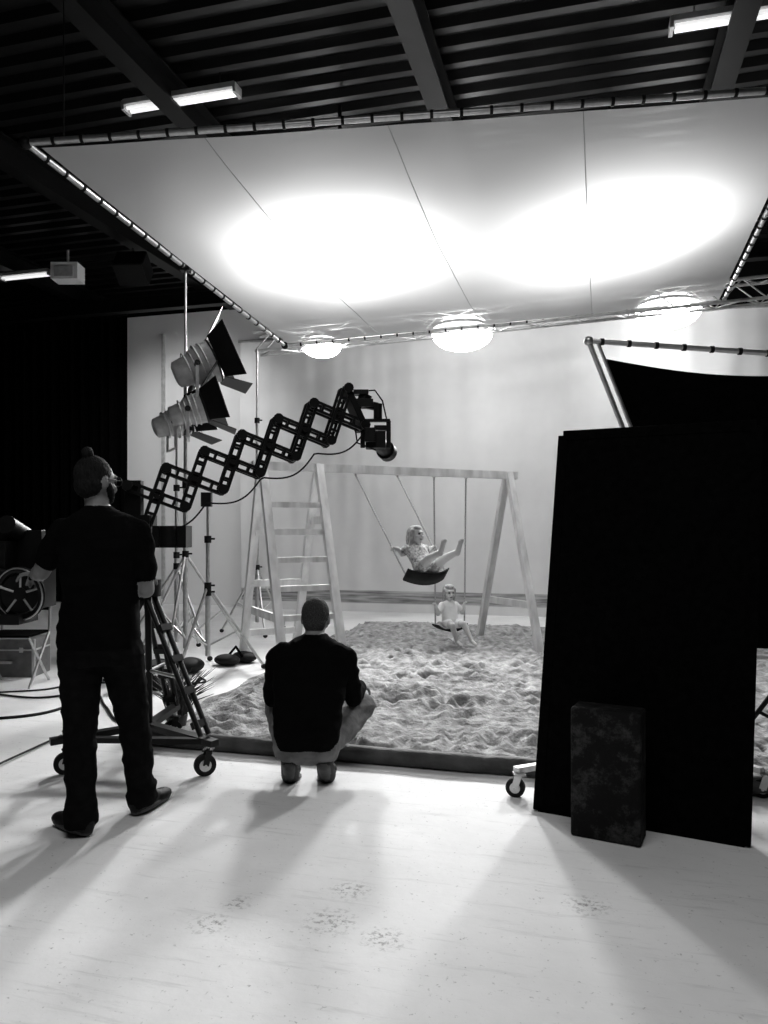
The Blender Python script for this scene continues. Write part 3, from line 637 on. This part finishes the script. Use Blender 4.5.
case(-3.60,7.4,.55,.35,.36,'case'); case(-3.05,8.3,.5,.4,.28); case(-2.10,6.75,.42,.28,.22); case(-2.45,7.15,.34,.26,.30,'blackmetal')
b=MB(); c=V((-3.35,6.9,0))
for q in(-1,1):
    b.tube(c+V((q*.22,-.2,0)),c+V((q*.22,.2,.45)),.012,'steel'); b.tube(c+V((q*.22,.2,0)),c+V((q*.22,-.2,.45)),.012,'steel'); b.tube(c+V((q*.22,.2,.45)),c+V((q*.22,.24,.85)),.012,'steel')
b.box(c+V((0,0,.46)),(.44,.42,.02),'blackcloth'); b.box(c+V((0,.235,.74)),(.44,.015,.18),'blackcloth'); b.obj('folding_chair')
# potted grass
b=MB(); c=V((-1.46,5.36,0)); b.path([c,c+Z*.09,c+Z*.10],[.06,.075,.075],'tarp',16)
for i in range(130):
    a=random.uniform(0,6.28); l_=random.uniform(.18,.38); o_=random.uniform(.05,.24); p=c+V((random.uniform(-.05,.05),random.uniform(-.05,.05),.08)); dv=V((math.cos(a),math.sin(a),0))
    b.path([p,p+dv*o_*.35+Z*l_*.6,p+dv*o_+Z*l_*.9],[.006,.005,.001],'leaf',4)
b.obj('potted_grass')
def cable(pts,r=.009):
    q=[]
    P=[V(p) for p in pts]
    for i in range(len(P)-1):
        p0,p1,p2,p3=P[max(i-1,0)],P[i],P[i+1],P[min(i+2,len(P)-1)]
        for k in range(10):
            t=k/10; q.append(.5*((2*p1)+(p2-p0)*t+(2*p0-5*p1+4*p2-p3)*t*t+(3*p1-p0-3*p2+p3)*t**3))
    q.append(P[-1]); b=MB(); b.path(q,r,'rubber',7); b.obj('power_cable')
cable([(-3.6,6.6,.01),(-2.9,6.3,.01),(-2.5,6.5,.01),(-2.2,6.0,.01),(-1.9,5.5,.01),(-1.6,5.6,.01),(-1.42,5.1,.01)])
cable([(-4.5,5.9,.01),(-3.3,5.6,.01),(-2.6,5.75,.01),(-2.5,6.5,.01),(-2.75,7.2,.01)],.011)
cable([(-3.8,6.4,.01),(-3.0,6.6,.01),(-2.7,6.9,.01),(-1.7,6.9,.01),(-1.75,7.2,.01)],.008)
# ---------------------------------------------------------------- right foreground
b=MB(); bl,br,tl,tr_=V((.775,3.80,.005)),V((1.60,3.37,.005)),V((.925,3.90,1.88)),V((1.705,3.47,1.875))
nrm=(br-bl).cross(tl-bl).normalized(); t=.02
vs=[p+nrm*t*q for q in(1,-1) for p in(bl,br,tr_,tl)]
b.add(vs,[(0,1,2,3),(7,6,5,4),(0,4,5,1),(1,5,6,2),(2,6,7,3),(3,7,4,0)],'blackcloth')
for p,q in((bl,tl),(tl,tr_),(tr_,br),(br,bl)): b.bar(p,q,.05,.05,'blackcloth',up=nrm)
for q in(.3,.7):
    p=tl.lerp(tr_,q)-Z*.25; g=bl.lerp(br,q)+V((.22,.42,0)); p=p+V((.02,.03,0)); b.tube(p,g,.012,'blackmetal')
b.obj('black_flag_panel',bevel=.006)
b=MB(); dx=(br-bl).normalized(); dx=V((dx.x,dx.y,0)).normalized(); dy=V((-dx.y,dx.x,0)); c=V((1.025,3.475,0))
b.box(c+Z*.295,(.31,.15,.59),'box',(dx,dy,Z)); b.obj('apple_box_crate',bevel=.012)
# framed black floppy
b=MB(); tl,tr_,br,bl=V((1.19,4.42,2.50)),V((2.55,4.25,2.36)),V((3.0,4.45,.62)),V((2.05,4.75,.62))
vs=[];fs=[]; K=16
for j in range(K+1):
    for i in range(K+1):
        u,v=i/K,j/K; p=tl.lerp(tr_,.03+.94*u).lerp(bl.lerp(br,.03+.94*u),.05+.92*v); vs.append(p-Z*.05*math.sin(math.pi*u)*(1-v)+V((0,.04*math.sin(math.pi*v)*math.sin(math.pi*u),0)))
for j in range(K):
    for i in range(K): a=j*(K+1)+i; fs.append((a,a+1,a+K+2,a+K+1))
b.add(vs,fs,'blackcloth',True)
for p,q in((tl,tr_),(tr_,br),(br,bl),(bl,tl)): b.tube(p,q,.015,'steel')
b.tube(tl+V((.05,-.02,-.02)),bl+V((.05,-.02,0)),.010,'steel'); b.ell(tl,.028,'steel')
for i in range(9): c=tl.lerp(tr_,(i+.5)/9); b.tube(c-V((.01,0,0)),c+V((.01,0,0)),.02,'rubber')
b.obj('framed_black_floppy')
b=MB(); pc=V((1.62,4.42,0)); b.tube(pc+Z*.14,pc+Z*1.2,.024,'blackmetal'); b.tube(pc+Z*1.2,pc+Z*1.78,.018,'steel'); b.box(pc+Z*1.76,(.08,.08,.07),'blackmetal')
for e_ in(V((.69,3.99,.14)),V((1.98,3.98,.14)),V((1.75,5.1,.14))):
    b.bar(pc+Z*.15,e_,.04,.03,'steel'); b.tube(pc+Z*.6,pc.lerp(e_,.6)+Z*.1,.010,'steel'); caster(b,e_,.05,V((.8,-.3,0)).normalized(),fork='alu',top=.15)
b.obj('rolling_stand')
b=MB(); lampstand(b,2.35,4.15,1.9,.5,.8,2.6,'blackmetal'); b.obj('grip_stand')
# ---------------------------------------------------------------- world, camera
w=bpy.data.worlds.new('studio_dark'); bpy.context.scene.world=w; w.use_nodes=True; w.node_tree.nodes['Background'].inputs[0].default_value=(.02,.02,.02,1); w.node_tree.nodes['Background'].inputs[1].default_value=.5
cam=bpy.data.cameras.new('camera'); co=bpy.data.objects.new('camera',cam); bpy.context.collection.objects.link(co)
co.location=(0,0,1.4); co.rotation_euler=(math.radians(90),0,YAW)
cam.sensor_fit='VERTICAL'; cam.sensor_height=24; cam.lens=760*24/1024; cam.shift_y=18/1024; cam.clip_start=.05
bpy.context.scene.camera=co
vs_=bpy.context.scene.view_settings; vs_.view_transform='Standard'; vs_.look='None'; vs_.exposure=0; vs_.gamma=1
